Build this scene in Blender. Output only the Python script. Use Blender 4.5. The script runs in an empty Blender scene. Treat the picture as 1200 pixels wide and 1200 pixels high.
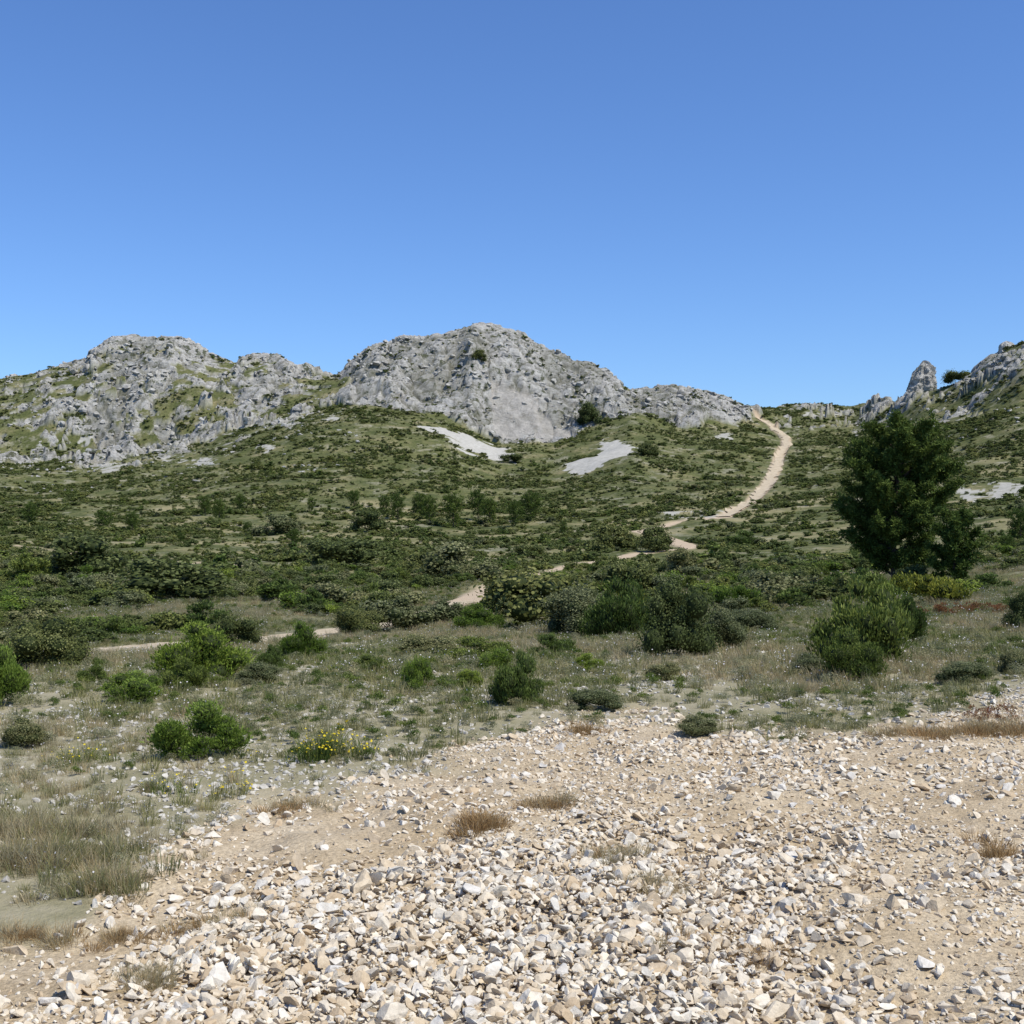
import bpy, math, numpy as np
from mathutils import Vector
rng=np.random.default_rng(7)
scene=bpy.context.scene
F=1449.0; CZ=1.6
# ---------------------------------------------------------------- noise
def hash2(ix,iy,seed=0):
    h=(ix.astype(np.int64)*374761393+iy.astype(np.int64)*668265263+seed*974634777)&0x7fffffff
    h=((h^(h>>13))*1274126177)&0x7fffffff
    h=((h^(h>>16))*2246822519)&0x7fffffff
    return ((h^(h>>15))&0xffff)/65535.0
def vnoise(x,y,seed=0):
    ix=np.floor(x);iy=np.floor(y);fx=x-ix;fy=y-iy
    fx=fx*fx*fx*(fx*(fx*6-15)+10);fy=fy*fy*fy*(fy*(fy*6-15)+10)
    a=hash2(ix,iy,seed);b=hash2(ix+1,iy,seed);c=hash2(ix,iy+1,seed);d=hash2(ix+1,iy+1,seed)
    return (a*(1-fx)+b*fx)*(1-fy)+(c*(1-fx)+d*fx)*fy
def fbm(x,y,o=4,seed=0,g=0.5):
    s=0;a=1;t=0
    for i in range(o):
        s=s+a*vnoise(x,y,seed+i*17);t+=a;a*=g
        x,y=x*1.62+y*1.21+3.1,y*1.62-x*1.21+7.7
    return s/t
def ridged(x,y,o=5,seed=0):
    s=0;a=1;t=0
    for i in range(o):
        n=1-np.abs(vnoise(x,y,seed+i*13)*2-1);s=s+a*n*n;t+=a;a*=0.55
        x,y=x*1.62+y*1.21+3.1,y*1.62-x*1.21+7.7
    return s/t
def worley(x,y,seed=0):
    ix=np.floor(x);iy=np.floor(y);best=np.full(x.shape,9.0);sec=np.full(x.shape,9.0);val=np.zeros(x.shape)
    for dx in(-1,0,1):
        for dy in(-1,0,1):
            cx=ix+dx;cy=iy+dy
            px=cx+hash2(cx,cy,seed);py=cy+hash2(cx,cy,seed+5)
            d=(px-x)**2+(py-y)**2;m=d<best
            sec=np.where(m,best,np.minimum(sec,d))
            best=np.where(m,d,best);val=np.where(m,hash2(cx,cy,seed+9),val)
    return np.sqrt(best),val,np.sqrt(sec)-np.sqrt(best)
def sst(a,b,x):
    t=np.clip((x-a)/(b-a),0,1);return t*t*(3-2*t)
# ---------------------------------------------------------------- terrain definition
def tab(pts):
    p=np.array(pts,float);return lambda x:np.interp(x,p[:,0],p[:,1])
sil=tab([(-900,500),(-500,470),(-200,452),(0,442),(40,433),(60,426),(98,420),(108,408),(130,394),(160,391),(200,392),(225,400),(250,414),(278,423),(288,417),(310,415),(330,419),(352,430),(372,439),(398,442),(408,431),(420,418),(440,404),(465,396),(490,391),(510,388),(540,383),(580,379),(605,387),(625,400),(640,408),(690,426),(720,442),(738,457),(760,453),(785,450),(820,459),(850,468),(868,480),(890,482),(920,476),(960,475),(1000,479),(1020,472),(1065,465),(1100,455),(1135,441),(1150,425),(1170,411),(1200,398),(1300,374),(1500,350),(1900,380)])
foot=tab([(-900,560),(0,530),(100,535),(200,520),(300,490),(380,472),(450,476),(520,488),(580,515),(650,517),(690,508),(740,492),(800,505),(870,503),(900,500),(950,498),(1000,500),(1100,492),(1200,470),(1500,440)])
ridY=tab([(-900,560),(0,540),(200,540),(380,530),(430,510),(600,500),(720,500),(800,500),(870,520),(920,560),(1000,540),(1080,450),(1200,410),(1500,380)])
base250=tab([(-900,615),(0,606),(300,612),(600,616),(800,608),(900,600),(1000,590),(1100,575),(1200,560),(1600,530)])
cov=tab([(-900,.42),(0,.54),(60,.57),(100,.6),(180,.6),(240,.5),(270,.42),(310,.56),(345,.5),(375,.3),(395,.45),(410,.9),(440,.98),(600,1.04),(700,.98),(740,.93),(800,.88),(865,.85),(885,.3),(915,.05),(980,.05),(1010,.1),(1040,.24),(1100,.3),(1150,.55),(1200,.52),(1500,.5)])
nearY=np.array([3,4,6,8.6,12,16,22,30,45,70,110,170,250.])
npx=np.array([-600,0,300,600,900,1050,1200,1800.])
ny=np.array([
[1373]*8,
[1180]*8,
[990,988,987,986,984,980,976,965],
[885,880,876,868,858,852,846,830],
[820,815,810,800,792,788,782,765],
[790,786,783,778,768,762,755,735],
[772,768,765,760,748,738,728,700],
[752,750,748,744,730,716,706,680],
[722,720,719,716,704,690,680,650],
[694,692,692,690,682,670,658,630],
[668,668,670,668,662,652,638,605],
[640,640,645,645,636,622,602,575],
[0]*8],float)
ny[12]=base250(npx)
nz=CZ-(ny-600)/F*nearY[:,None]
NS=1800;NX=700
ls=np.linspace(math.log(3),math.log(7000),NS);pxs=np.linspace(-900,1900,NX)
Ys=np.exp(ls)
T=np.zeros((NS,NX))
rowi=np.array([np.interp(pxs,npx,nz[i]) for i in range(13)])
for j in range(NX):
    p=pxs[j];yr=ridY(p);yf=250+0.75*(yr-250)
    zb=rowi[12,j];zf=CZ+(600-foot(p))/F*yf;zr=CZ+(600-sil(p))/F*yr
    Yn=np.concatenate([nearY,[250+.4*(yf-250),yf,yf+.3*(yr-yf),yf+.62*(yr-yf),yr,yr+60,yr+300,yr+1200,7000]])
    Zn=np.concatenate([rowi[:,j],[zb+.3*(zf-zb),zf,zf+.42*(zr-zf),zf+.76*(zr-zf),zr,zr-14,zr-45,-20,-60]])
    T[:,j]=np.interp(Ys,Yn,Zn)
def gblur(A,s,ax):
    r=int(3*s)+1;k=np.exp(-.5*(np.arange(-r,r+1)/s)**2);k/=k.sum()
    P=np.pad(A,[(r,r) if a==ax else (0,0) for a in range(2)],mode='edge')
    out=np.zeros_like(A)
    for i,w in enumerate(k):
        out+=w*(P[i:i+A.shape[0]] if ax==0 else P[:,i:i+A.shape[1]])
    return out
Tn=gblur(gblur(T,22,0),14,1);Tf=gblur(gblur(T,2.2,0),0.8,1)
w=sst(240,330,Ys)[:,None];T=Tn*(1-w)+Tf*w
def basez(X,Y):
    Yc=np.maximum(Y,3.0);px=np.clip(600+F*X/Yc,-899,1899)
    a=(np.log(np.minimum(Yc,6990))-ls[0])/(ls[1]-ls[0]);b=(px-pxs[0])/(pxs[1]-pxs[0])
    ia=np.clip(a.astype(int),0,NS-2);ib=np.clip(b.astype(int),0,NX-2);fa=a-ia;fb=b-ib
    return (T[ia,ib]*(1-fb)+T[ia,ib+1]*fb)*(1-fa)+(T[ia+1,ib]*(1-fb)+T[ia+1,ib+1]*fb)*fa
def pix(X,Y,z):
    Yc=np.maximum(Y,3.0);return 600+F*X/Yc,600-F*(z-CZ)/Yc
def inpoly(px,py,poly):
    c=np.zeros(px.shape,bool);n=len(poly)
    for i in range(n):
        x1,y1=poly[i];x2,y2=poly[(i+1)%n]
        m=((y1>py)!=(y2>py))&(px<(x2-x1)*(py-y1)/((y2-y1)+1e-9)+x1);c^=m
    return c
SLAB=[(577,443),(600,452),(634,476),(662,500),(680,514),(640,516),(600,510),(576,501),(570,470)]
SCREE=[[(486,500),(520,499),(545,508),(565,520),(602,532),(600,540),(575,538),(545,528),(515,512)],
       [(658,543),(690,540),(703,530),(706,516),(725,515),(746,526),(740,540),(715,545),(680,554),(662,549)]]
PALE=[[(95,543),(148,541),(150,552),(128,554)],[(180,536),(250,539),(258,547),(215,544)],[(240,492),(290,488),(296,498),(250,504)],[(300,524),(325,527),(315,533),(298,530)],
       [(362,481),(400,485),(405,491),(366,489)],[(835,508),(856,511),(850,519),(838,517)],[(1118,568),(1200,566),(1200,584),(1160,588),(1125,582)],[(940,485),(988,482),(980,490),(942,494)],
       [(770,606),(850,603),(850,607),(790,611)],[(1000,598),(1100,594),(1100,599),(1010,603)],[(90,512),(130,508),(135,518),(96,522)]]
def rockmask(X,Y,z0):
    px,py=pix(X,Y,z0);yr=ridY(px);yf=250+.75*(yr-250)
    left=1-sst(370,410,px);rt=sst(880,930,px)
    lr=np.maximum(left,rt)
    n=fbm(X/22,Y/22,5,40,.65)*(1-lr)+(fbm(X/8+Y/22,Y/5.0,4,41,.62)*.66+fbm(X/26,Y/20,3,45)*.34)*lr;n2=fbm(X/70,Y/70,3,60)
    n=.5+(n-.5)*(1+.45*lr)
    rf=(Y-yf)/(yr-yf)
    c=cov(px)+left*.36*sst(.62,.85,rf)*np.clip(sst(95,115,px)*(1-sst(235,265,px))+sst(285,295,px)*(1-sst(345,365,px)),0,1)
    wide=np.where(px<390,1.0,np.where(px>880,1.0,.2))
    low=np.where(px<390,.95,np.where(px>880,.35,.12))
    wgt=np.clip((rf+low+(n2-.5)*.6)/wide,0,1)
    amt=c*wgt**.5
    thr=.5+(n-.5)*1.9
    m=sst(-.04,.04,amt-thr*.95)*sst(.02,.12,wgt)
    m=np.where(Y>yr+120,m*.2,m)
    return np.where(Y>300,m,0)
gb=tab([(-900,1180),(0,1110),(90,1080),(150,1030),(185,995),(250,965),(330,936),(430,914),(530,885),(650,852),(800,836),(900,853),(1010,866),(1030,847),(1200,826),(1900,790)])
def gravmask(X,Y,z0):
    px,py=pix(X,Y,z0)
    n=fbm(X*1.3,Y*1.3,4,90)
    m=sst(-22,22,py-gb(px)+(n-.5)*70)
    return np.where(Y<3.2,1,m)
def locate(px,py):
    u=(px-600)/F;Yt=np.exp(np.linspace(math.log(3.2),math.log(620),4000))
    z=basez(u*Yt,Yt);yy=600-F*(z-CZ)/Yt
    k=np.argmax(yy<=py) if (yy<=py).any() else int(np.argmin(yy))
    return u*Yt[k],Yt[k]
TR=[]
for line,wd in [([(888,491),(905,500),(921,511),(921,522),(910,545),(897,572),(880,590),(864,598),(848,607)],2.9),
             ([(848,607),(800,612),(765,619),(748,622)],2.0),([(748,622),(780,630),(812,641)],2.6),
             ([(812,641),(740,650),(690,660),(630,672),(585,690),(550,703)],2.0),
             ([(-60,768),(60,767),(130,763),(200,757),(310,750),(430,736),(550,703)],1.15),
             ([(20,640),(120,655),(260,662),(340,668),(420,664)],1.2),([(770,680),(850,682),(960,672),(1080,672),(1190,662)],2.0)]:
    w_=[locate(a,b) for a,b in line];TR.append((np.array(w_),wd))
def trackmask(X,Y,grow=0.0):
    m=np.zeros(X.shape)
    for P,wd in TR:
        d=np.full(X.shape,1e9)
        for i in range(len(P)-1):
            a=P[i];b=P[i+1];ab=b-a;L=ab@ab+1e-9
            t=np.clip(((X-a[0])*ab[0]+(Y-a[1])*ab[1])/L,0,1)
            d=np.minimum(d,np.hypot(X-a[0]-t*ab[0],Y-a[1]-t*ab[1]))
        hw=wd*.5
        m=np.maximum(m,1-sst(hw*.8+grow,hw*1.5+grow,d))
    return m
def trackclear(X,Y,grow):
    # scrub is also kept low on the downhill verge of the track
    return np.maximum(trackmask(X,Y,grow),np.where(fbm(X/9,Y/9,2,66)>.42,np.maximum(trackmask(X*1.035,Y*1.035,grow),trackmask(X*1.075,Y*1.075,grow)),0))
def masks(X,Y):
    z0=basez(X,Y);px,py=pix(X,Y,z0)
    r=rockmask(X,Y,z0);g=gravmask(X,Y,z0);t=trackmask(X,Y)
    jx=(fbm(X/5,Y/5,4,5)-.5)*22;jy=(fbm(X/5,Y/5,4,8)-.5)*12
    sc=np.zeros(X.shape)
    for p in SCREE: sc=np.maximum(sc,(inpoly(px+jx,py+jy,p)&(Y>200)).astype(float))
    for p in PALE: sc=np.maximum(sc,(inpoly(px+jx,py+jy,p)&(Y>120)&(fbm(X/2.5,Y/4,3,77)>.46)).astype(float)*.85)
    sl=(inpoly(px+jx,py+jy,SLAB)&(Y>200)).astype(float)
    return z0,r,g,t,sc,sl
def height(X,Y,full=False):
    X=np.asarray(X,float);Y=np.asarray(Y,float)
    z0,r,g,t,sc,sl=masks(X,Y);px,py=pix(X,Y,z0)
    z=z0.copy()
    quiet=(1-.85*t)
    z+=quiet*(fbm(X*.9,Y*.9,4,1)-.5)*.10*sst(2,7,Y)
    z+=g*(fbm(X*2.2,Y*2.2,4,2)-.5)*.11
    z+=quiet*(fbm(X/7,Y/7,4,3)-.5)*sst(12,60,Y)*.9
    z+=quiet*(fbm(X/35,Y/35,4,4)-.5)*sst(120,330,Y)*5*(1-.5*r)
    rr=np.clip(r,0,1)*(1-.62*sl)*(1-sc)
    crest=1-.75*np.exp(-((Y-ridY(px))/18)**2)
    wx=X+(fbm(X/12,Y/12,3,21)-.5)*10;wy=Y+(fbm(X/12,Y/12,3,22)-.5)*10
    w1,v1,e1=worley(wx/8,wy/5.5,31);w2,v2,e2=worley(wx/3.4,wy/2.5,33)
    big=ridged(wx/26,wy/60,3,70)
    z+=rr*((big-.5)*10*crest+(fbm(X/11,Y/8,4,71)-.5)*4*crest+(.5-w1**2)*1.6+(v1-.5)*1.3+(.5-w2**2)*.9+(v2-.5)*.8-.9*(1-sst(0,.16,e1)))
    z+=6.5*np.exp(-((px-553)/13)**2-((Y-472)/22)**2)
    z+=4*np.exp(-((px-702)/14)**2-((Y-470)/24)**2)
    z-=1.5*sl
    if not full:return z
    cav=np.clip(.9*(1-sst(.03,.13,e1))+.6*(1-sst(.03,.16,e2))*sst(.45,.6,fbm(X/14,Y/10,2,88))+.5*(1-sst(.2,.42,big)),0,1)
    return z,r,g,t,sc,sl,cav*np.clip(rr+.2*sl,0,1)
# ---------------------------------------------------------------- helpers
def link(o):scene.collection.objects.link(o);return o
def mesh_np(name,V,Fc,smooth=False,attrs=None):
    V=np.asarray(V,np.float32);Fc=np.asarray(Fc,np.int32);k=Fc.shape[1];me=bpy.data.meshes.new(name)
    me.vertices.add(len(V));me.vertices.foreach_set('co',V.ravel())
    me.loops.add(Fc.size);me.loops.foreach_set('vertex_index',Fc.ravel())
    me.polygons.add(len(Fc));me.polygons.foreach_set('loop_start',np.arange(0,Fc.size,k,dtype=np.int32))
    me.polygons.foreach_set('loop_total',np.full(len(Fc),k,np.int32))
    me.update(calc_edges=True)
    me.polygons.foreach_set('use_smooth',np.full(len(Fc),smooth,bool))
    for n,a in (attrs or {}).items():
        at=me.attributes.new(n,'FLOAT','POINT');at.data.foreach_set('value',np.asarray(a,np.float32))
    me.validate();return me
class NT:
    def __init__(s,name):
        s.m=bpy.data.materials.new(name);s.m.use_nodes=True;s.t=s.m.node_tree;s.t.nodes.clear()
        s.out=s.n('ShaderNodeOutputMaterial')
    def n(s,t,**k):
        x=s.t.nodes.new(t)
        for a,b in k.items():setattr(x,a,b)
        return x
    def l(s,a,b):s.t.links.new(a,b)
    def attr(s,n):return s.n('ShaderNodeAttribute',attribute_name=n).outputs['Fac']
    def noise(s,sc,det=4,rough=.6,vec=None):
        x=s.n('ShaderNodeTexNoise');x.inputs['Scale'].default_value=sc;x.inputs['Detail'].default_value=det;x.inputs['Roughness'].default_value=rough
        s.l(vec if vec is not None else s.pos(),x.inputs['Vector']);return x.outputs['Fac']
    def pos(s):
        if not hasattr(s,'_p'):s._p=s.n('ShaderNodeNewGeometry').outputs['Position']
        return s._p
    def ramp(s,f,st):
        r=s.n('ShaderNodeValToRGB');e=r.color_ramp.elements
        while len(e)<len(st):e.new(.5)
        for i,(p,c) in enumerate(st):e[i].position=p;e[i].color=(*c,1) if len(c)==3 else c
        s.l(f,r.inputs['Fac']);return r.outputs['Color']
    def mix(s,f,a,b,bt='MIX'):
        m=s.n('ShaderNodeMix',data_type='RGBA',blend_type=bt)
        for v,i in((f,0),(a,6),(b,7)):
            if isinstance(v,(int,float)):m.inputs[i].default_value=v
            elif isinstance(v,tuple):m.inputs[i].default_value=(*v,1)
            else:s.l(v,m.inputs[i])
        return m.outputs[2]
    def math(s,op,a,b=0.0):
        m=s.n('ShaderNodeMath',operation=op)
        for v,i in((a,0),(b,1)):
            if isinstance(v,(int,float)):m.inputs[i].default_value=v
            else:s.l(v,m.inputs[i])
        return m.outputs[0]
    def bump(s,h,st,dist,nrm=None):
        b=s.n('ShaderNodeBump');b.inputs['Strength'].default_value=st;b.inputs['Distance'].default_value=dist;s.l(h,b.inputs['Height'])
        if nrm is not None:s.l(nrm,b.inputs['Normal'])
        return b.outputs['Normal']
    def diff(s,col,nrm=None,rough=.9,spec=.1):
        p=s.n('ShaderNodeBsdfPrincipled');s.l(col,p.inputs['Base Color']);p.inputs['Roughness'].default_value=rough;p.inputs['Specular IOR Level'].default_value=spec
        if nrm is not None:s.l(nrm,p.inputs['Normal'])
        return p.outputs[0]
# ---- materials
ROCKS=[(0.0,(.14,.135,.115)),(.37,(.27,.26,.23)),(.46,(.45,.43,.385)),(.58,(.57,.55,.49)),(1,(.64,.62,.56))]
def rockcolor(m):
    c=m.ramp(m.noise(.35,7,.8),ROCKS)
    mp=m.n('ShaderNodeMapping');mp.inputs['Rotation'].default_value=(.3,.5,.2);mp.inputs['Scale'].default_value=(.35,.6,1.4);m.l(m.pos(),mp.inputs['Vector'])
    st=m.noise(.5,5,.72,mp.outputs[0])
    c=m.mix(m.ramp(st,[(.53,(0,0,0)),(.65,(.6,.6,.6))]),c,(.17,.16,.125))
    gr=m.noise(.2,7,.8)
    return m.mix(m.ramp(gr,[(.555,(0,0,0)),(.59,(.9,.9,.9))]),c,(.07,.082,.035))
def ground_mat():
    m=NT('garrigue_ground');l=m.l
    green=m.ramp(m.noise(.1,7,.74),[(.25,(.05,.063,.02)),(.44,(.088,.102,.036)),(.54,(.13,.135,.055)),(.66,(.235,.21,.115))])
    g2=m.ramp(m.noise(1.1,4,.78),[(.3,(.5,.5,.5)),(.7,(1.35,1.3,1.22))])
    green=m.mix(1.0,green,g2,'MULTIPLY')
    near=m.ramp(m.noise(1.6,6,.75),[(.3,(.16,.15,.08)),(.45,(.26,.235,.14)),(.6,(.35,.31,.205)),(.75,(.44,.395,.3))])
    ground=m.mix(m.attr('far'),near,green)
    patch=m.ramp(m.noise(.05,5,.62),[(.47,(0,0,0)),(.62,(.7,.7,.7))])
    ground=m.mix(m.math('MULTIPLY',patch,m.attr('plain')),ground,(.29,.25,.13))
    patch2=m.ramp(m.noise(.13,6,.8),[(.54,(0,0,0)),(.64,(.7,.7,.7))])
    ground=m.mix(m.math('MULTIPLY',patch2,m.attr('far')),ground,(.31,.285,.205))
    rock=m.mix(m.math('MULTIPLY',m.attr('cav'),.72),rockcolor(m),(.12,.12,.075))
    c=m.mix(m.attr('rock'),ground,rock)
    c=m.mix(m.math('MULTIPLY',m.attr('slab'),.72),c,m.ramp(m.noise(.3,6,.75),[(.35,(.36,.33,.28)),(.65,(.6,.56,.49))]))
    c=m.mix(m.attr('scree'),c,m.ramp(m.noise(.8,6,.78),[(.3,(.3,.285,.24)),(.7,(.5,.48,.42))]))
    c=m.mix(m.attr('track'),c,(.46,.36,.245))
    dirt=m.ramp(m.noise(1.3,7,.72),[(.28,(.34,.26,.155)),(.45,(.45,.36,.235)),(.6,(.53,.44,.305)),(.8,(.59,.51,.38))])
    fine=m.ramp(m.noise(55,3,.7),[(.3,(.6,.58,.56)),(.6,(1.08,1.06,1.03))])
    dirt=m.mix(1.0,dirt,fine,'MULTIPLY')
    c=m.mix(m.attr('gravel'),c,dirt)
    b=m.bump(m.noise(.8,7,.82),1.0,1.3)
    mixn=m.n('ShaderNodeMix',data_type='VECTOR');l(m.attr('rock'),mixn.inputs[0])
    bn=m.bump(m.noise(38,4,.7),.8,.02)
    l(bn,mixn.inputs[4]);l(b,mixn.inputs[5])
    l(m.diff(c,mixn.outputs[1]),m.out.inputs[0]);return m.m
def rock_mat():
    m=NT('limestone');m.l(m.diff(rockcolor(m),m.bump(m.noise(.8,7,.82),1.0,1.0)),m.out.inputs[0]);return m.m
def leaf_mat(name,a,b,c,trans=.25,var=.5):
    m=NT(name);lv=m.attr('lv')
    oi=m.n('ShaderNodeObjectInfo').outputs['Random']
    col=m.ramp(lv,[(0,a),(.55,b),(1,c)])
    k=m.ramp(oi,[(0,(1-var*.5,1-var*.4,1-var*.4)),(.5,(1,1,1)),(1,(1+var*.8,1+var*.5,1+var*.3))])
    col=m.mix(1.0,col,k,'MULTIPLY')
    d=m.diff(col,None,.6,.06);t=m.n('ShaderNodeBsdfTranslucent');m.l(col,t.inputs[0])
    x=m.n('ShaderNodeMixShader');x.inputs[0].default_value=trans;m.l(d,x.inputs[1]);m.l(t.outputs[0],x.inputs[2]);m.l(x.outputs[0],m.out.inputs[0]);return m.m
def stone_mat(name,st):
    m=NT(name);oi=m.n('ShaderNodeObjectInfo').outputs['Random'];c=m.ramp(oi,st)
    n=m.ramp(m.noise(30,3,.7),[(.3,(.78,.75,.7)),(.65,(1.06,1.05,1.02))])
    m.l(m.diff(m.mix(1.0,c,n,'MULTIPLY'),m.bump(m.noise(70,3,.7),.6,.006)),m.out.inputs[0]);return m.m
M_ground=ground_mat();M_rock=rock_mat()
M_oak=leaf_mat('kermes_oak_leaf',(.055,.07,.022),(.105,.128,.04),(.19,.208,.08))
M_jun=leaf_mat('juniper_leaf',(.05,.08,.017),(.108,.15,.034),(.185,.235,.066))
M_bright=leaf_mat('fresh_green_leaf',(.08,.13,.016),(.17,.24,.04),(.27,.35,.075),.35)
M_yel=leaf_mat('yellow_green_leaf',(.1,.12,.018),(.2,.22,.035),(.3,.3,.055),.3)
M_grey=leaf_mat('grey_green_leaf',(.08,.09,.036),(.155,.168,.075),(.25,.26,.135),.25)
M_herb=leaf_mat('grey_herb_leaf',(.14,.145,.07),(.25,.25,.135),(.36,.345,.215),.35)
M_pine=leaf_mat('pine_needle',(.032,.055,.012),(.08,.12,.026),(.165,.215,.05),.25,.2)
M_scrub=leaf_mat('scrub_leaf',(.068,.09,.024),(.118,.145,.042),(.19,.21,.072),.25,.5)
M_straw=leaf_mat('dry_grass_blade',(.26,.21,.105),(.4,.335,.19),(.52,.46,.3),.35,.3)
M_grass=leaf_mat('grass_blade',(.14,.15,.05),(.24,.24,.105),(.36,.34,.17),.35,.3)
M_brown=leaf_mat('withered_grass',(.2,.12,.05),(.36,.24,.11),(.5,.37,.2),.3,.2)
M_red=leaf_mat('reddish_leaf',(.16,.06,.03),(.24,.1,.05),(.2,.15,.06),.25,.3)
M_yf=leaf_mat('yellow_petal',(.6,.45,.02),(.7,.55,.03),(.75,.6,.05),.2,.1)
M_wf=leaf_mat('white_petal',(.55,.5,.5),(.68,.65,.62),(.75,.73,.7),.2,.1)
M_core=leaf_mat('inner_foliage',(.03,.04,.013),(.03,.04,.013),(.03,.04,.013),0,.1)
def bark():
    m=NT('bark');m.l(m.diff(m.ramp(m.noise(9,5,.7),[(.3,(.05,.038,.028)),(.7,(.16,.125,.095))]),m.bump(m.noise(22,4,.7),.8,.03)),m.out.inputs[0]);return m.m
M_bark=bark()
M_stone=stone_mat('limestone_gravel',[(0,(.48,.375,.25)),(.24,(.56,.465,.335)),(.5,(.62,.545,.43)),(.82,(.71,.66,.56)),(1,(.58,.55,.5))])
M_gstone=stone_mat('grey_stone',[(0,(.36,.34,.3)),(.5,(.48,.46,.41)),(1,(.58,.55,.49))])
# ---------------------------------------------------------------- ground mesh
sp=[(-8,3,22),(3,16,330),(16,60,150),(60,340,190),(340,600,380),(600,6900,40)]
rows=[]
for a,b,n in sp:
    if a<=0 or a==340:rows.append(np.linspace(a,b,n,endpoint=False))
    else:rows.append(np.exp(np.linspace(math.log(a),math.log(b),n,endpoint=False)))
Yr_=np.concatenate(rows)
us=np.concatenate([np.linspace(-1.6,-.5,80,endpoint=False),np.linspace(-.5,.5,900,endpoint=False),np.linspace(.5,1.6,81)])
YY,UU=np.meshgrid(Yr_,us,indexing='ij')
XX=UU*(np.maximum(YY,3)+1.2)
z,r,g,t,sc,sl,cav=height(XX,YY,True)
nR,nC=YY.shape;idx=np.arange(nR*nC).reshape(nR,nC)
Fq=np.stack([idx[:-1,:-1].ravel(),idx[:-1,1:].ravel(),idx[1:,1:].ravel(),idx[1:,:-1].ravel()],1)
jag=np.clip(r,0,1)*(1-.5*sl)
dX=jag*(fbm(XX/5,YY/5,4,301)-.5)*2.0;dY=jag*(fbm(XX/5+50,z/3.0,4,302)-.5)*3.4
V=np.stack([(XX+dX).ravel(),(YY+dY).ravel(),z.ravel()],1)
far=sst(15,48,YY);plain=sst(40,90,YY)*(1-sst(250,330,YY))
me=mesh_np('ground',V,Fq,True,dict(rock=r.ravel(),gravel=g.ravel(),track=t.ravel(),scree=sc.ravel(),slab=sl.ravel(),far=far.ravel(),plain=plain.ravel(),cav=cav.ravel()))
me.materials.append(M_ground);ground=link(bpy.data.objects.new('ground',me))
# ---------------------------------------------------------------- source meshes
def ico(sub):
    import bmesh
    bm=bmesh.new();bmesh.ops.create_icosphere(bm,subdivisions=sub,radius=1.0)
    V=np.array([v.co[:] for v in bm.verts]);Fc=np.array([[v.index for v in f.verts] for f in bm.faces]);bm.free();return V,Fc
ICO={s:ico(s) for s in(1,2,3,4,5)}
def rock_shape(sub,seed,ncut=12,noise=.06,dmin=.55,dmax=.85):
    r_=np.random.default_rng(seed);V,Fc=ICO[sub];V=V.copy()
    for i in range(ncut):
        n=r_.normal(size=3);n/=np.linalg.norm(n);d=r_.uniform(dmin,dmax)
        V-=np.maximum(0,V@n-d)[:,None]*n
    if noise:
        nn=sum(np.sin(V@r_.normal(size=3)*f+r_.uniform(0,6))*a for f,a in((3,.5),(5,.35),(9,.25),(15,.15),(24,.1)))
        V*=1+noise*nn[:,None]
    return V,Fc
def coll(name,objs):
    c=bpy.data.collections.new(name)
    for o in objs:c.objects.link(o)
    return c
def obj(name,me):return bpy.data.objects.new(name,me)
def leaves(P,N,L,W,r_,along=None):
    n=len(P);A=r_.normal(size=(n,3)) if along is None else along+r_.normal(size=(n,3))*.35
    A-=np.sum(A*N,1)[:,None]*N;A/=np.linalg.norm(A,axis=1)[:,None]+1e-9
    B=np.cross(N,A);s=r_.uniform(.6,1.3,n)[:,None]
    V=np.stack([P-A*L*s*.5,P+B*W*s*.5,P+A*L*s*.5,P-B*W*s*.5],1).reshape(-1,3)
    return V
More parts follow.
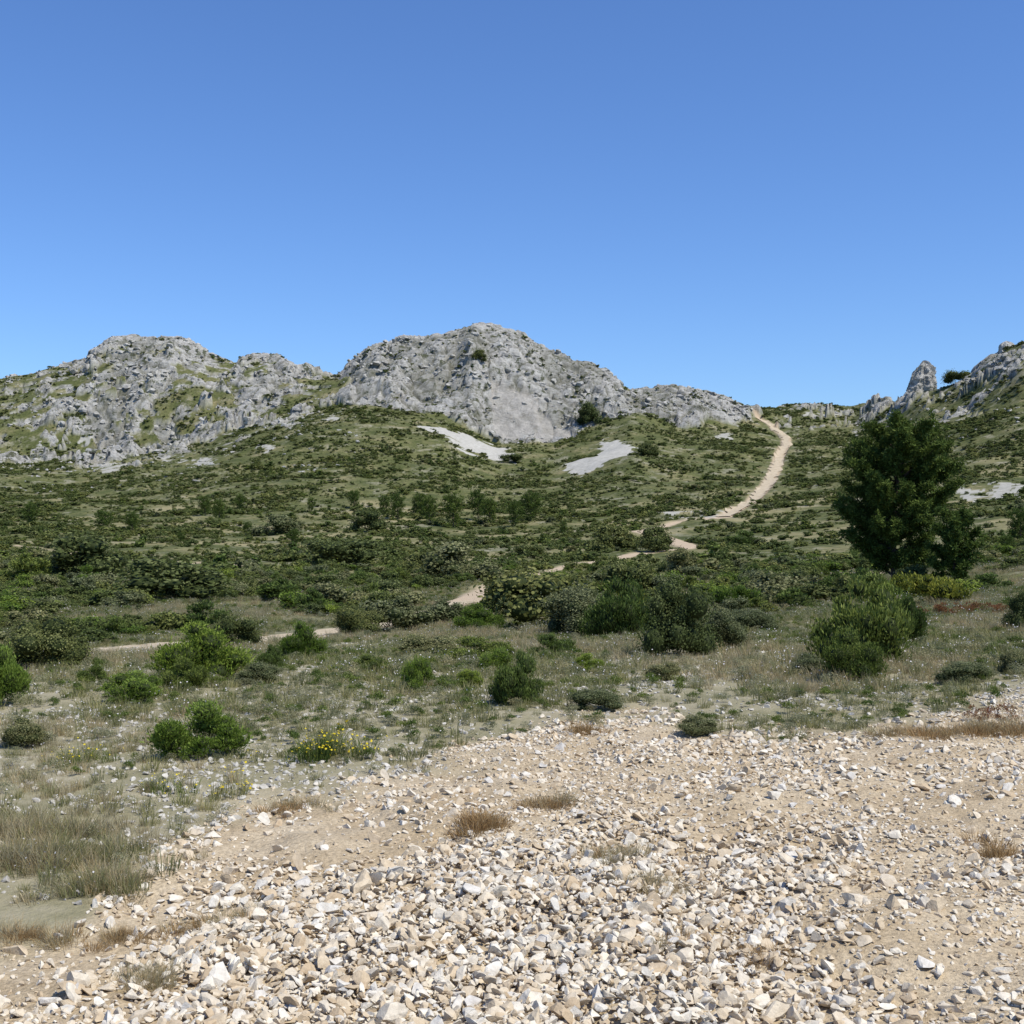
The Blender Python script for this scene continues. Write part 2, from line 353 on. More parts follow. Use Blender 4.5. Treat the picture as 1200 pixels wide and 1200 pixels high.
def bush_mesh(name,seed,mat,n,L,kind='round',lobes=14,mats2=None,core=True):
    r_=np.random.default_rng(seed)
    C=[];R=[]
    for i in range(lobes):
        a=r_.uniform(0,2*math.pi);d=math.sqrt(r_.uniform(0,1))*.35
        h=r_.uniform(.15,.75)*(1-.9*d) if kind!='spike' else r_.uniform(.12,.85)*(1-1.6*d)
        C.append((math.cos(a)*d,math.sin(a)*d,max(.1,h)));R.append(r_.uniform(.1,.23)*(1 if kind!='spike' else .8))
    C=np.array(C);R=np.array(R)
    pr=R**2/np.sum(R**2);k=r_.choice(lobes,n,p=pr)
    D=r_.normal(size=(n,3));D[:,2]=D[:,2]*.9+.25;D/=np.linalg.norm(D,axis=1)[:,None]
    fr=sum(np.sin(D@r_.normal(size=3)*f+C[k]@r_.normal(size=3)*9)*a for f,a in((4,.14),(8,.12),(14,.1)))
    rad=R[k]*(1+fr)*(1-np.abs(r_.normal(0,.16,n)))
    out=r_.random(n)<.1;rad=np.where(out,rad*r_.uniform(1.05,1.6,n),rad)
    P=C[k]+D*rad[:,None];ok=P[:,2]>0.0;P=P[ok];D=D[ok];k=k[ok];m=len(P)
    N=D+r_.normal(size=(m,3))*.55;N/=np.linalg.norm(N,axis=1)[:,None]
    if kind=='spike':
        al=D*.6+np.array([0,0,1.0]);N=np.cross(al,r_.normal(size=(m,3)))+D*.5;N/=np.linalg.norm(N,axis=1)[:,None]
        V=leaves(P,N,L*1.9,L*.6,r_,al)
    else:V=leaves(P,N,L*1.25,L*.8,r_)
    lob=r_.uniform(-.25,.25,lobes)
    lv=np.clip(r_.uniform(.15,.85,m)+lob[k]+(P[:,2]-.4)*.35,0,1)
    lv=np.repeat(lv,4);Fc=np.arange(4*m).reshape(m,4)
    mi=np.zeros(m,np.int32)
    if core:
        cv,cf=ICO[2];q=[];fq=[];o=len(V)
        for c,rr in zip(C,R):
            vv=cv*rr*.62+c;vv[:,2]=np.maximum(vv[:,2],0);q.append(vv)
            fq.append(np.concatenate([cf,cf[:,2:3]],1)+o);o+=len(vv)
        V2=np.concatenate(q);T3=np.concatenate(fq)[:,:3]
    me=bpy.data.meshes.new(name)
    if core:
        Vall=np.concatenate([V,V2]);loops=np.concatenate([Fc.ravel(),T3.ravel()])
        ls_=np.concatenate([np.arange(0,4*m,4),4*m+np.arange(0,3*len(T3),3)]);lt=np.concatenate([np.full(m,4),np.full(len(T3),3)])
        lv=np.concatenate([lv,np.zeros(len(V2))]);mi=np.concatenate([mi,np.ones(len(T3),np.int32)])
    else:Vall=V;loops=Fc.ravel();ls_=np.arange(0,4*m,4);lt=np.full(m,4)
    me.vertices.add(len(Vall));me.vertices.foreach_set('co',Vall.astype(np.float32).ravel())
    me.loops.add(len(loops));me.loops.foreach_set('vertex_index',loops.astype(np.int32))
    me.polygons.add(len(ls_));me.polygons.foreach_set('loop_start',ls_.astype(np.int32));me.polygons.foreach_set('loop_total',lt.astype(np.int32))
    me.update(calc_edges=True)
    at=me.attributes.new('lv','FLOAT','POINT');at.data.foreach_set('value',lv.astype(np.float32))
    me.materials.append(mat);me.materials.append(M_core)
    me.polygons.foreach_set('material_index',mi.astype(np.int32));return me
def rescale(m_,s):
    co=np.empty(len(m_.vertices)*3,np.float32);m_.vertices.foreach_get('co',co);co=co.reshape(-1,3)*np.array(s,np.float32);m_.vertices.foreach_set('co',co.ravel())
def tuft_mesh(name,seed,mat,nb,rad,h,w,flower=None,nf=0,spread=.5):
    r_=np.random.default_rng(seed);a=r_.uniform(0,6.283,nb);d=np.sqrt(r_.random(nb))*rad
    B=np.stack([np.cos(a)*d,np.sin(a)*d,np.zeros(nb)-.01],1)
    lean=np.stack([np.cos(a),np.sin(a),np.zeros(nb)],1)*r_.uniform(.1,1,nb)[:,None]*spread+r_.normal(size=(nb,3))*.15
    hh=h*r_.uniform(.4,1.15,nb)[:,None];up=np.array([0,0,1.])
    M=B+(up*.55+lean*.35)*hh;Tt=B+(up*.95+lean*1.0)*hh;Tt[:,2]=np.maximum(Tt[:,2],.02)
    s=r_.uniform(0,6.283,nb);S=np.stack([np.cos(s),np.sin(s),np.zeros(nb)],1)*w*.5
    V=np.stack([B-S,B+S,M+S*.8,M-S*.8,Tt+S*.25,Tt-S*.25],1).reshape(-1,3)
    i=np.arange(nb)[:,None]*6;Fc=np.concatenate([i+[0,1,2,3],i+[3,2,4,5]],0)
    lv=np.repeat(r_.random(nb),6);mi=np.zeros(len(Fc))
    if nf:
        k=r_.integers(0,nb,nf);P=Tt[k]+r_.normal(size=(nf,3))*.01
        N=r_.normal(size=(nf,3))*.4+[0,-.4,.9];N/=np.linalg.norm(N,axis=1)[:,None]
        Vf=leaves(P,N,.019,.019,r_);o=len(V);V=np.concatenate([V,Vf]);Fc=np.concatenate([Fc,np.arange(4*nf).reshape(nf,4)+o])
        lv=np.concatenate([lv,r_.random(4*nf)]);mi=np.concatenate([mi,np.ones(nf)])
    me=mesh_np(name,V,Fc,False,dict(lv=lv));me.materials.append(mat)
    if flower:me.materials.append(flower);me.polygons.foreach_set('material_index',mi.astype(np.int32))
    return me
def scatter(name,P,S,Rt,ix,c):
    me=bpy.data.meshes.new(name);me.vertices.add(len(P));me.vertices.foreach_set('co',np.asarray(P,np.float32).ravel())
    for n,a in(('scl',S),('rot',Rt)):
        at=me.attributes.new(n,'FLOAT_VECTOR','POINT');at.data.foreach_set('vector',np.asarray(a,np.float32).ravel())
    at=me.attributes.new('vidx','INT','POINT');at.data.foreach_set('value',np.asarray(ix,np.int32))
    o=link(bpy.data.objects.new(name,me));g_=bpy.data.node_groups.new(name+'_nodes','GeometryNodeTree')
    g_.interface.new_socket('Geometry',in_out='INPUT',socket_type='NodeSocketGeometry');g_.interface.new_socket('Geometry',in_out='OUTPUT',socket_type='NodeSocketGeometry')
    N=g_.nodes.new;L=g_.links.new;gi=N('NodeGroupInput');go=N('NodeGroupOutput');ip=N('GeometryNodeInstanceOnPoints');ci=N('GeometryNodeCollectionInfo')
    ci.inputs['Collection'].default_value=c;ci.inputs['Separate Children'].default_value=True;ci.inputs['Reset Children'].default_value=True
    def na(n,t):
        x=N('GeometryNodeInputNamedAttribute');x.data_type=t;x.inputs['Name'].default_value=n;return x.outputs[0]
    L(gi.outputs[0],ip.inputs['Points']);L(ci.outputs[0],ip.inputs['Instance']);ip.inputs['Pick Instance'].default_value=True
    L(na('vidx','INT'),ip.inputs['Instance Index']);L(na('scl','FLOAT_VECTOR'),ip.inputs['Scale']);L(na('rot','FLOAT_VECTOR'),ip.inputs['Rotation'])
    L(ip.outputs[0],go.inputs[0]);md=o.modifiers.new('scatter','NODES');md.node_group=g_;return o
def rots(n,tilt=0.1):return np.stack([rng.normal(0,tilt,n),rng.normal(0,tilt,n),rng.uniform(0,6.283,n)],1)
def sampleY(n,a,b,k,um=.56):
    p=k+2;u=rng.random(n);Y=(a**p+u*(b**p-a**p))**(1/p) if abs(p)>1e-3 else a*(b/a)**u
    X=rng.uniform(-um,um,n)*(Y+1);return X,Y
# ---------------------------------------------------------------- gravel
gc=[]
for i in range(10):
    V,Fc=rock_shape(2,100+i,9,.01,.25,.68);V=V/np.abs(V).max(0)*np.array([1,rng.uniform(.6,.95),rng.uniform(.3,.6)])
    m_=mesh_np('stone_%d'%i,V,Fc);m_.materials.append(M_stone);gc.append(obj('stone_%d'%i,m_))
gcoll=coll('gravel_stones',gc)
def gravel(n,a,b,k,smin,smax,pw,dens):
    X,Y=sampleY(n,a,b,k,.48);z0=basez(X,Y);g_=gravmask(X,Y,z0);px,py=pix(X,Y,z0)
    d=dens(X,Y,px,py)*sst(.05,.6,g_);ok=rng.random(n)<d;X=X[ok];Y=Y[ok];n=len(X)
    s=smin+(smax-smin)*rng.random(n)**pw
    return X,Y,s
def heap(px,py):
    j=(fbm(px/120,py/60,3,44)-.5)
    return np.clip(np.exp(-((px-640-j*160)/260)**2)*sst(960,1040,py+(px-600)*.03+j*90)*1.4+.9*np.exp(-((px-330)/150)**2-((py-1150)/70)**2),0,1)
def bare(px,py):
    b=np.exp(-((px-385)/115)**2-((py-988)/42)**2)*1.2+.8*np.exp(-((px-1130)/100)**2-((py-1140)/75)**2)+.6*np.exp(-((px-60)/140)**2-((py-1110)/40)**2)+.55*np.exp(-((px-900)/170)**2-((py-955)/28)**2)+.5*np.exp(-((px-690)/140)**2-((py-905)/24)**2)
    return np.clip(b,0,1)
def dens1(X,Y,px,py):
    big=fbm(X*.8,Y*.8,3,120)
    return np.clip((.3+.75*sst(.35,.65,big)+heap(px,py))*(1-.82*bare(px,py)),0,1)
def dens2(X,Y,px,py):
    big=fbm(X*1.1,Y*1.1,3,121)
    return np.clip((.08+.52*sst(.46,.66,big)+heap(px,py))*(1-.96*bare(px,py)),0,1)
def dens3(X,Y,px,py):return np.clip((.18+.82*heap(px,py))*(1-.85*bare(px,py)),0,1)
A=[gravel(100000,3.2,13,-1.0,.006,.018,1.8,dens1),gravel(56000,3.2,13,-.85,.015,.036,1.6,dens2),gravel(4600,3.3,13,-.6,.03,.055,2.0,dens3)]
X=np.concatenate([a[0] for a in A]);Y=np.concatenate([a[1] for a in A]);s=np.concatenate([a[2] for a in A]);n=len(X)
z0=basez(X,Y);px,py=pix(X,Y,z0);lift=heap(px,py)*rng.random(n)*.035
P=np.stack([X,Y,height(X,Y)+s*.2+lift],1);S=s[:,None]*rng.uniform(.8,1.35,(n,3))
scatter('gravel',P,S,rots(n,.45),rng.integers(0,10,n),gcoll)
print('gravel',n)
gg=[]
for i in range(4):
    V,Fc=rock_shape(2,140+i,9,.015,.35,.75);V=V*np.array([1,.85,.6]);m_=mesh_np('greystone_%d'%i,V,Fc);m_.materials.append(M_gstone);gg.append(obj('greystone_%d'%i,m_))
X,Y=sampleY(60000,5,26,-1.2,.48);z0=basez(X,Y);px,py=pix(X,Y,z0)
w=sst(.5,.6,fbm(X*.8,Y*.8,4,150))*.7+1.2*np.exp(-((px-300)/130)**2-((py-910)/35)**2)+1.6*np.exp(-((px-205)/60)**2-((py-975)/28)**2)+.25
ok=(rng.random(len(X))<w*.8)&(gravmask(X,Y,z0)<.7);X=X[ok];Y=Y[ok];n=len(X);s=.008+.028*rng.random(n)**2.3
scatter('loose_grey_stones',np.stack([X,Y,height(X,Y)+s*.2],1),s[:,None]*rng.uniform(.8,1.2,(n,3)),rots(n,.3),rng.integers(0,4,n),coll('grey_stones',gg))
# ---------------------------------------------------------------- crags on the mountains
rc=[]
for i in range(6):
    V,Fc=rock_shape(4,200+i,14,.05,.45,.8);m_=mesh_np('crag_%d'%i,V,Fc,False);m_.materials.append(M_rock);rc.append(obj('crag_%d'%i,m_))
rcoll=coll('crags',rc)
X,Y=sampleY(42000,320,560,0,.5);z0,r,g,t,sc,sl=masks(X,Y);px,py=pix(X,Y,z0)
prob=.3*(.3+1.4*sst(.42,.6,fbm(X/14,Y/14,3,188)))
prob=np.where(sl>.5,.05,prob)
ok=(r>.5)&(t<.1)&(rng.random(len(X))<prob)
# loose blocks strewn over the slope below the left and right outcrops
loose=(r<=.5)&(t<.05)&(Y>330)&(Y<ridY(px))&((px<420)|(px>1000))&(fbm(X/9,Y/5,3,191)>.56)&(rng.random(len(X))<.16)
ok=ok|loose;X=X[ok];Y=Y[ok];lo=loose[ok];n=len(X)
s=np.where(lo,.3+.8*rng.random(n)**2,.5+1.5*rng.random(n)**3)
P=np.stack([X,Y,height(X,Y)-s*.2],1);S=s[:,None]*np.stack([rng.uniform(.9,1.6,n),rng.uniform(.8,1.2,n),rng.uniform(.65,1.05,n)],1)
scatter('limestone_crags',P,S,np.stack([rng.normal(0,.25,n),rng.normal(0.1,.25,n),rng.normal(0,.8,n)],1),rng.integers(0,6,n),rcoll);print('crags',n)
# ---------------------------------------------------------------- scrub masses
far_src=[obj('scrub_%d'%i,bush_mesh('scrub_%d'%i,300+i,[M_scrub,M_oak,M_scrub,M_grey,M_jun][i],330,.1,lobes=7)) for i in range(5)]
fcoll=coll('scrub_sources',far_src)
X,Y=sampleY(130000,85,560,-.3,.5);z0,r,g,t,sc,sl=masks(X,Y);px,py=pix(X,Y,z0)
dn=fbm(X/22,Y/22,4,160);dn2=fbm(X/9,Y/9,3,161)
p=.16+.8*sst(.42,.58,dn*.6+dn2*.4);p=np.where(r>.4,.3*sst(.45,.6,dn2)+.05,p);p=np.where((Y<240)&(Y>90),p*(.3+.7*sst(.42,.58,fbm(X/14,Y/9,3,170))),p)
ok=(rng.random(len(X))<p)&(trackclear(X,Y,.7)<.1)&(sc<.5)&(sl<.5)&(Y<ridY(px)-4);X=X[ok];Y=Y[ok];r=r[ok];dn2=dn2[ok];n=len(X)
s=(.4+1.8*rng.random(n)**2.8)*np.where(r>.4,.85,1)*(.8+.5*sst(.5,.65,dn2))
S=np.stack([s*rng.uniform(.9,1.5,n),s*rng.uniform(.9,1.4,n),s*rng.uniform(.4,.85,n)],1)
scatter('distant_scrub',np.stack([X,Y,height(X,Y)-.06*s],1),S,rots(n,.08),rng.choice(5,n,p=[.35,.18,.31,.08,.08]),fcoll);print('scrub',n)
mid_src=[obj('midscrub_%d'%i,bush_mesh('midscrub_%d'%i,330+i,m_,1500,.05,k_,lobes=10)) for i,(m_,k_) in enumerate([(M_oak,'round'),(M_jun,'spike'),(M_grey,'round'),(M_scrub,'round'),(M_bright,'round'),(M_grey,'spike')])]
X,Y=sampleY(9000,24,110,-.75,.5);z0=basez(X,Y);px,py=pix(X,Y,z0)
dn=fbm(X/6,Y/10,4,180);p=sst(.42,.57,dn)*sst(20,33,Y)
p*=np.where(px>900,.7,1)
ok=(rng.random(len(X))<p)&(trackclear(X,Y,.8)<.1);X=X[ok];Y=Y[ok];n=len(X)
s=(.35+1.3*rng.random(n)**2.2)*(.55+.45*sst(25,50,Y))
S=np.stack([s*rng.uniform(.9,1.5,n),s*rng.uniform(.9,1.4,n),s*rng.uniform(.55,.95,n)],1)
scatter('garrigue_scrub',np.stack([X,Y,height(X,Y)-.04*s],1),S,rots(n,.08),rng.choice(6,n,p=[.14,.2,.1,.38,.12,.06]),coll('mid_scrub_sources',mid_src));print('mid',n)
# ---------------------------------------------------------------- grass and herbs
gs=[tuft_mesh('t0',400,M_grass,60,.09,.15,.006),tuft_mesh('t1',401,M_straw,60,.10,.17,.005),tuft_mesh('t2',402,M_grass,80,.14,.12,.007,None,0,.9),
    tuft_mesh('t3',403,M_straw,40,.14,.11,.006,None,0,1.0),tuft_mesh('t4',404,M_grass,50,.1,.15,.006,M_wf,9),bush_mesh('t5',405,M_herb,420,.05,'spike',9,core=False),
    bush_mesh('t6',406,M_herb,420,.045,'round',10,core=False),bush_mesh('t7',407,M_jun,420,.05,'spike',9,core=False)]
for i in (5,6,7):rescale(gs[i],(.3,.3,.17))
gcol=coll('grass_sources',[obj('tuft_%d'%i,m_) for i,m_ in enumerate(gs)])
X,Y=sampleY(64000,5,80,-1.15,.48);z0=basez(X,Y);g_=gravmask(X,Y,z0);px,py=pix(X,Y,z0)
dn=fbm(X*.7,Y*.5,4,190);p=(.32+.68*sst(.38,.58,dn))*(1-sst(.15,.6,g_))*(1-.7*np.exp(-((px-290)/130)**2-((py-910)/38)**2))*(.55+.45*sst(8,14,Y))
ok=(rng.random(len(X))<p)&(trackmask(X,Y,.1)<.2);X=X[ok];Y=Y[ok];n=len(X)
kn=fbm(X*.35,Y*.25,3,200)
ix=np.where((kn>.54)|((Y<8)&(rng.random(n)<.6)),rng.choice([1,3,0,1,4,3,6],n),rng.choice([0,2,5,7,7,2,6,4],n))
s=rng.uniform(.4,1.05,n)*(.55+.45*sst(7,15,Y))*(1+.6*sst(18,60,Y))
scatter('grass_and_herbs',np.stack([X,Y,height(X,Y)],1),s[:,None]*rng.uniform(.8,1.25,(n,3)),rots(n,.1),ix,gcol);print('grass',n)
def cluster(cx,cy,n,sx,sy,mats,smin,smax):
    x0,y0=locate(cx,cy);sc_=y0/F
    X=x0+rng.normal(0,sx*sc_,n);Y=y0+rng.normal(0,sy*sc_*3,n);return X,Y,rng.choice(mats,n),rng.uniform(smin,smax,n)
br=[tuft_mesh('b0',410,M_brown,110,.1,.08,.004,None,0,1.3),tuft_mesh('b1',411,M_straw,110,.1,.11,.003,None,0,1.1),tuft_mesh('b2',412,M_grass,90,.09,.12,.004,None,0,.8),bush_mesh('b3',413,M_red,500,.05,'spike',9,core=False)]
rescale(br[3],(.3,.3,.22))
bcol=coll('dry_sources',[obj('dry_%d'%i,m_) for i,m_ in enumerate(br)])
L=[cluster(565,975,12,12,5,[0],.6,1.0),cluster(645,950,10,16,3,[0,1],.5,.8),cluster(690,862,7,9,3,[0],.6,.9),cluster(1155,862,26,30,5,[0,0,1],.6,1),cluster(1165,850,4,12,3,[3],.5,.7),
   cluster(1060,862,14,30,4,[1,0],.5,.9),cluster(40,1010,80,60,9,[1,1,2,1],.5,.95),cluster(120,1045,40,30,7,[1,2,1],.45,.8),cluster(20,980,70,60,7,[1,1,2],.5,.9),cluster(345,945,12,18,4,[1,0],.4,.7),
   cluster(720,1010,9,16,5,[1,0],.5,.8),cluster(765,1050,8,12,6,[1],.5,.7),cluster(780,1110,8,14,6,[1,0],.4,.6),cluster(180,1160,10,16,5,[1],.4,.6),cluster(1170,1000,8,10,6,[0],.5,.7),cluster(900,1130,7,22,4,[0],.4,.5),
   cluster(1130,722,24,50,5,[3],.9,1.5),cluster(1040,790,10,40,5,[1],1,1.4),cluster(235,1085,16,40,6,[1,0],.4,.6),cluster(300,1190,5,20,5,[0],.3,.4),cluster(60,1100,25,60,6,[1,0],.35,.6)]
X,Y,ix,s=[np.concatenate([a[i] for a in L]) for i in range(4)];n=len(X)
scatter('dry_grass',np.stack([X,Y,height(X,Y)+.01],1),s[:,None]*np.ones(3),rots(n,.15),ix,bcol)
yf=[tuft_mesh('f0',420,M_grass,45,.08,.2,.004,M_yf,15,.5),tuft_mesh('f1',421,M_jun,50,.1,.17,.005,M_yf,10,.6)]
L=[cluster(380,892,20,28,3,[0,1],.7,1.1),cluster(270,935,5,14,3,[0],.5,.9),cluster(200,930,3,12,3,[1],.5,.7),cluster(95,895,7,22,5,[1],.5,.8)]
X,Y,ix,s=[np.concatenate([a[i] for a in L]) for i in range(4)]
scatter('yellow_flowers',np.stack([X,Y,height(X,Y)],1),s[:,None]*np.ones(3),rots(len(X),.1),ix,coll('flower_sources',[obj('flower_%d'%i,m_) for i,m_ in enumerate(yf)]))
# ---------------------------------------------------------------- individual bushes
KM={'o':('kermes_oak_bush',M_oak,'round'),'j':('juniper_bush',M_jun,'spike'),'b':('green_bush',M_bright,'spike'),'y':('broom_bush',M_yel,'spike'),'g':('grey_green_bush',M_grey,'round')}
HM={}
for k_,(nm,mt,kd) in KM.items():
    for v in range(3):
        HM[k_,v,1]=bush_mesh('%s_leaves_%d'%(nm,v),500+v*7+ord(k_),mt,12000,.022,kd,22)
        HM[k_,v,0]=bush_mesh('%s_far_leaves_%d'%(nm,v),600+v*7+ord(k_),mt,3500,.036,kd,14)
BL=[(1008,782,128,122,'j'),(1000,796,72,62,'j'),(1062,757,52,64,'j'),(605,828,62,74,'j'),(487,814,42,50,'b'),(235,892,112,66,'b'),(238,799,118,74,'b'),(160,824,78,40,'b'),(216,812,56,42,'j'),
(355,774,58,50,'b'),(48,786,104,70,'o'),(0,830,74,72,'b'),(-20,795,80,60,'j'),(275,759,62,44,'o'),(190,704,140,52,'o'),(95,679,115,56,'o'),(30,680,70,35,'j'),(540,682,95,48,'g'),(500,674,60,30,'o'),(630,736,150,84,'o'),(680,746,90,60,'g'),(722,748,86,84,'j'),(738,744,56,62,'y'),
(795,768,92,94,'o'),(845,762,60,54,'g'),(735,696,64,48,'o'),(716,647,56,30,'o'),(768,647,50,32,'o'),(800,674,52,34,'g'),(1088,708,84,50,'y'),(900,707,90,50,'g'),(862,714,52,40,'b'),(930,702,50,36,'o'),(430,623,52,28,'o'),(400,664,92,38,'o'),(322,629,56,26,'g'),
(470,740,84,50,'g'),(420,744,60,38,'o'),(380,714,80,34,'g'),(520,730,60,34,'g'),(550,803,36,26,'b'),(686,788,46,24,'b'),(650,770,56,32,'j'),(582,786,48,34,'b'),(1197,740,40,50,'o'),(1160,690,60,24,'j'),(600,541,30,13,'o'),(757,540,30,17,'o'),(100,697,44,28,'b'),(330,702,90,28,'j'),
(560,777,90,32,'j'),(500,772,80,30,'g'),(300,802,60,26,'g'),(700,832,60,26,'g'),(820,860,54,22,'g'),(30,870,60,34,'g'),(690,500,34,26,'o'),(562,438,20,14,'o'),(1122,446,36,18,'o'),(1190,790,40,30,'g'),(870,641,50,20,'j'),(620,651,40,18,'o'),(455,702,70,28,'o'),(1020,702,60,32,'j'),(950,790,50,24,'g'),(1130,800,60,26,'g'),(780,795,50,22,'g'),(430,790,50,22,'j'),(110,802,40,26,'j'),(315,787,40,38,'j'),
(600,712,80,30,'j'),(650,700,70,30,'o'),(560,742,60,34,'b'),(980,700,60,34,'j'),(760,745,60,50,'j'),(240,740,70,36,'j'),(140,720,60,26,'g'),(880,742,60,30,'g')]
for bi,(cx,cy,w_,h_,k_) in enumerate(BL):
    x,y=locate(cx,cy);near=y<32
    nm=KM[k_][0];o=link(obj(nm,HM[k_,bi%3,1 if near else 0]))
    sw=w_*y/F*1.15;sh=h_*y/F*1.28
    o.location=(x,y,float(height(np.array([x]),np.array([y]))[0])-.03*sh);o.scale=(sw,sw*.9,sh);o.rotation_euler=(0,0,float(rng.uniform(0,6.28)))
# ---------------------------------------------------------------- pines
def tube(P,R,seg=8):
    P=np.array(P,float);V=[];n=len(P)
    for i in range(n):
        d=P[min(i+1,n-1)]-P[max(i-1,0)];d/=np.linalg.norm(d)
        a=np.cross(d,[.3,.9,.1]);a/=np.linalg.norm(a);b=np.cross(d,a)
        for k in range(seg):
            t_=2*math.pi*k/seg;V.append(P[i]+R[i]*(a*math.cos(t_)+b*math.sin(t_)))
    Fc=[[i*seg+k,i*seg+(k+1)%seg,(i+1)*seg+(k+1)%seg,(i+1)*seg+k] for i in range(n-1) for k in range(seg)]
    return np.array(V),np.array(Fc)
def pine(name,seed,H,W,limbs=46,npc=42,clump=.2,stems=((0,0,1.0),),base=.1,nl=.16):
    r_=np.random.default_rng(seed);Vt=[];Ft=[];o=0;C=[]
    def add(P,R,seg):
        nonlocal o
        v,f=tube(P,R,seg);Vt.append(v);Ft.append(f+o);o+=len(v)
    for sx,sy,sh in stems:
        Hs=H*sh;k=np.linspace(0,1,7)
        tr=np.stack([sx*k*W+np.sin(k*5+seed)*.03*W,sy*k*W+np.cos(k*4)*.02*W,k*Hs*.93],1);tr[0,2]=-.2
        add(tr,H*.022*(1-k*.85)*(.6+.4*sh),9)
        for i in range(int(limbs*sh)):
            tt=base+(1-base)*((i+.5)/int(limbs*sh));a=i*2.4+r_.uniform(-.4,.4)
            prof=max(0,1.0-((tt-.44)/.64)**2)**.55*(.8 if tt<.2 else 1)
            Lb=W*.5*prof*r_.uniform(.75,1.08)*(1 if sh==1 else .62)
            p0=np.array([np.interp(tt*.97,k,tr[:,j]) for j in range(3)])
            dr=np.array([math.cos(a),math.sin(a),r_.uniform(.15,.55)]);P=[p0+dr*Lb*q+np.array([0,0,Lb*.2*q*q]) for q in np.linspace(0,1,5)]
            add(P,np.linspace(H*.007,H*.0015,5)*(1.3-tt*.6),5)
            for q in np.linspace(.35,1.05,max(3,int(Lb/(clump*.62)))):
                pp=P[0]+dr*Lb*q+np.array([0,0,Lb*.2*q*q])
                for _ in range(3 if q>.5 else 2):C.append(pp+r_.normal(size=3)*clump*np.array([.75,.75,.5])*(1.1-.2*q))
    C=np.array(C);m=len(C)*npc;cc=np.repeat(C,npc,0);D=r_.normal(size=(m,3));D[:,2]+=.35;D/=np.linalg.norm(D,axis=1)[:,None]
    P=cc+D*clump*r_.uniform(.25,1,m)[:,None];N=np.cross(D,r_.normal(size=(m,3)));N/=np.linalg.norm(N,axis=1)[:,None]+1e-9
    V=leaves(P,N,nl,nl*.28,r_,D*1.5);lv=np.repeat(np.clip(np.repeat(r_.uniform(-.25,.3,len(C)),npc)+r_.uniform(.1,.8,m),0,1),4)
    root=link(bpy.data.objects.new(name,None))
    tm=mesh_np('trunk',np.concatenate(Vt),np.concatenate(Ft),True);tm.materials.append(M_bark);to=link(obj('trunk',tm));to.parent=root
    cm=mesh_np('crown',V,np.arange(4*m).reshape(m,4),False,dict(lv=lv));cm.materials.append(M_pine);c=link(obj('crown',cm));c.parent=root
    print(name,m);return root,tm,cm
x,y=locate(1050,684);hh=194*y/F
p,_,_=pine('pine_tree',3,hh,132*y/F,76,40,.2,((0,0,1.0),),.06)
p.location=(x,y,float(height(np.array([x]),np.array([y]))[0]))
x,y=locate(1118,684)
p,_,_=pine('pine_tree',5,92*y/F,54*y/F,24,40,.17,((0,0,1.0),),.05);p.location=(x,y,float(height(np.array([x]),np.array([y]))[0]))
_r,tm,cm=pine('pine_tree',8,1.0,.62,20,16,.07,((0,0,1.0),),.05,.06)
x,y=locate(35,618);q=28*y/F;_r.location=(x,y,float(height(np.array([x]),np.array([y]))[0]));_r.scale=(q,q,q)
for cx,cy,h_ in [(121,624,26),(155,626,22),(240,608,24),(257,614,28),(281,600,18),(212,640,16),(450,606,22),(466,610,30),(492,604,26),(503,612,30),(531,617,42),(560,608,34),(574,613,30),(604,616,28),(622,612,34),(415,592,22),(1180,650,26),(1196,640,40),(365,602,16),(345,640,18),(660,625,14),(290,625,14)]:
    x,y=locate(cx,cy);r2=link(bpy.data.objects.new('pine_tree',None));q=h_*y/F*rng.uniform(.9,1.15)
    for nm,mm in(('trunk',tm),('crown',cm)):
        c=link(obj(nm,mm));c.parent=r2
    ws=rng.uniform(.8,1.15)
    r2.location=(x,y,float(height(np.array([x]),np.array([y]))[0]));r2.scale=(q*ws,q*ws,q);r2.rotation_euler=(0,0,float(rng.uniform(0,6)))
# ---------------------------------------------------------------- rock pinnacle
def pinnacle(name,cx,top,cyb,wpx,seed,lean=.1,dy=-4):
    u=(cx-600)/F;yr=float(ridY(cx))+dy;z0=CZ+(600-cyb)/F*yr;H=(cyb-top)/F*yr*1.3;W=wpx/F*yr
    th=np.linspace(0,2*math.pi,64,endpoint=False);hs=np.linspace(0,1,48);V=[]
    for h in hs:
        f=(1-.4*h)*(1-np.clip((h-.6)/.4,0,1)**2.0)**.6
        sq=1/(np.abs(np.cos(th))**2.6+np.abs(np.sin(th))**2.6)**(1/2.6)
        V.append(np.stack([np.cos(th)*sq*W*.5*f+lean*W*h,np.sin(th)*sq*W*.42*f,np.full(64,h*H-H*.23)],1))
    V=np.concatenate(V);c=np.array([0,0,0])
    a_=np.tile(th,48);n_=fbm(np.cos(a_)*2.2+9+seed,V[:,2]/2.6+np.sin(a_)*2.2,5,7,.55)-.5
    n3=(ridged(a_*1.3+seed,V[:,2]/7,3,9)-.5)
    V[:,0]+=np.cos(a_)*(n_*2.4+n3*1.2)*W/9;V[:,1]+=np.sin(a_)*(n_*2.4+n3*1.2)*W/9;V[:,2]+=n_*1.0*W/9
    idx=np.arange(48*64).reshape(48,64);nx=np.roll(idx,-1,1)
    Fc=np.stack([idx[:-1].ravel(),nx[:-1].ravel(),nx[1:].ravel(),idx[1:].ravel()],1)
    m_=mesh_np(name,V,Fc,False);m_.materials.append(M_rock);o=link(obj(name,m_));o.location=(u*yr,yr,z0)
pinnacle('rock_pinnacle',1076,423,463,36,911,.2)
pinnacle('limestone_boulder',1022,468,474,16,912,0)
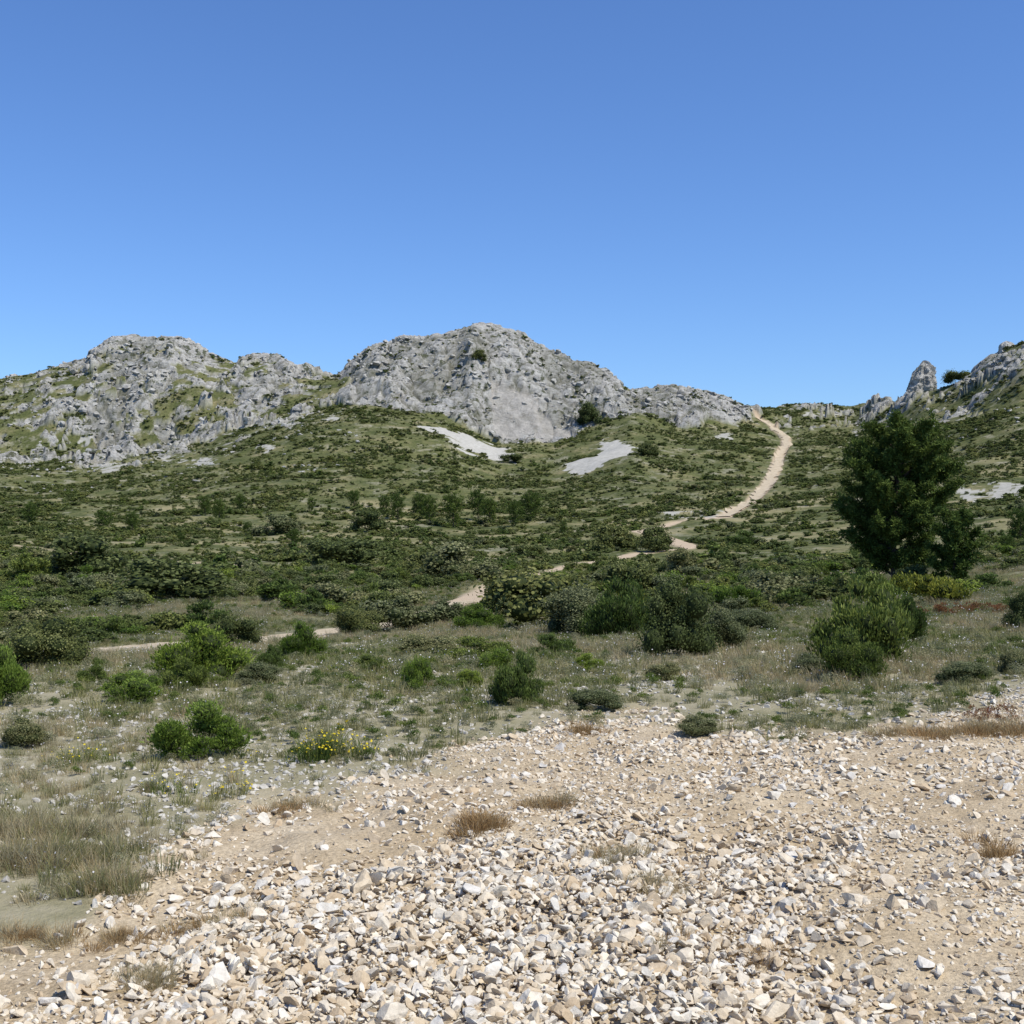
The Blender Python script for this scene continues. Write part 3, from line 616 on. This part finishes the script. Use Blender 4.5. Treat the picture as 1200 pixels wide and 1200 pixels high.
pinnacle('limestone_boulder',1180,400,412,22,913,0)
# ---------------------------------------------------------------- dirt track ribbons
Vv=[];Ff=[];o=0
for P,wd in TR[:1]+TR[4:5]:
    d=np.concatenate([[0],np.cumsum(np.hypot(*np.diff(P,axis=0).T))]);step=max(.3,d[-1]/160);s_=np.arange(0,d[-1],step)
    cx=np.interp(s_,d,P[:,0]);cy=np.interp(s_,d,P[:,1]);k=np.ones(5)/5
    cx[2:-2]=np.convolve(cx,k,'valid');cy[2:-2]=np.convolve(cy,k,'valid')
    tx=np.gradient(cx);ty=np.gradient(cy);L_=np.hypot(tx,ty);nx=-ty/L_;nyy=tx/L_
    e1=wd*.5*(1+(vnoise(s_*.4,s_*0,3)-.5)*1.2);e2=wd*.5*(1+(vnoise(s_*.4,s_*0+5,4)-.5)*1.2);fr=np.linspace(-1,1,7)
    for i in range(len(s_)):
        for f in fr:
            e=e1[i] if f<0 else e2[i];Vv.append((cx[i]+nx[i]*f*e,cy[i]+nyy[i]*f*e))
    for i in range(len(s_)-1):
        for j in range(6):Ff.append((o+i*7+j,o+i*7+j+1,o+(i+1)*7+j+1,o+(i+1)*7+j))
    o+=len(s_)*7
Vv=np.array(Vv);zz=height(Vv[:,0],Vv[:,1])+np.where(Vv[:,1]>100,.18,.015)
m=NT('dirt_track_surface');m.l(m.diff(m.ramp(m.noise(.9,6,.78),[(.3,(.34,.27,.17)),(.7,(.57,.48,.345))]),m.bump(m.noise(20,4,.7),.6,.03)),m.out.inputs[0])
me=mesh_np('dirt_track',np.column_stack([Vv,zz]),Ff,True);me.materials.append(m.m);link(obj('dirt_track',me))
# ---------------------------------------------------------------- light, sky, camera
az=math.radians(124);el=math.radians(57)
sd=Vector((math.sin(az)*math.cos(el),math.cos(az)*math.cos(el),math.sin(el)))
L_=bpy.data.lights.new('sun','SUN');L_.energy=5.0;L_.angle=math.radians(.53);L_.color=(1,.96,.88)
so=link(bpy.data.objects.new('sun',L_));so.rotation_euler=sd.to_track_quat('Z','Y').to_euler()
wd=bpy.data.worlds.new('World');scene.world=wd;wd.use_nodes=True;nt=wd.node_tree;nt.nodes.clear()
sk=nt.nodes.new('ShaderNodeTexSky');sk.sky_type='NISHITA';sk.sun_disc=False;sk.sun_elevation=el;sk.sun_rotation=az;sk.altitude=100;sk.air_density=1.0;sk.dust_density=.3;sk.ozone_density=3.0
mx=nt.nodes.new('ShaderNodeMix');mx.data_type='RGBA';mx.blend_type='MULTIPLY';mx.inputs[0].default_value=1;mx.inputs[7].default_value=(.77,1.04,1.47,1)
bg=nt.nodes.new('ShaderNodeBackground');bg.inputs[1].default_value=.108;wo=nt.nodes.new('ShaderNodeOutputWorld')
nt.links.new(sk.outputs[0],mx.inputs[6]);nt.links.new(mx.outputs[2],bg.inputs[0]);nt.links.new(bg.outputs[0],wo.inputs[0])
cam=bpy.data.cameras.new('camera');cam.sensor_width=36;cam.lens=36*F/1200;cam.clip_start=.1;cam.clip_end=12000
co=link(bpy.data.objects.new('camera',cam));co.location=(0,0,CZ);co.rotation_euler=(math.radians(90),0,0);scene.camera=co
scene.view_settings.view_transform='Standard';scene.view_settings.look='None';scene.view_settings.exposure=0;scene.view_settings.gamma=1
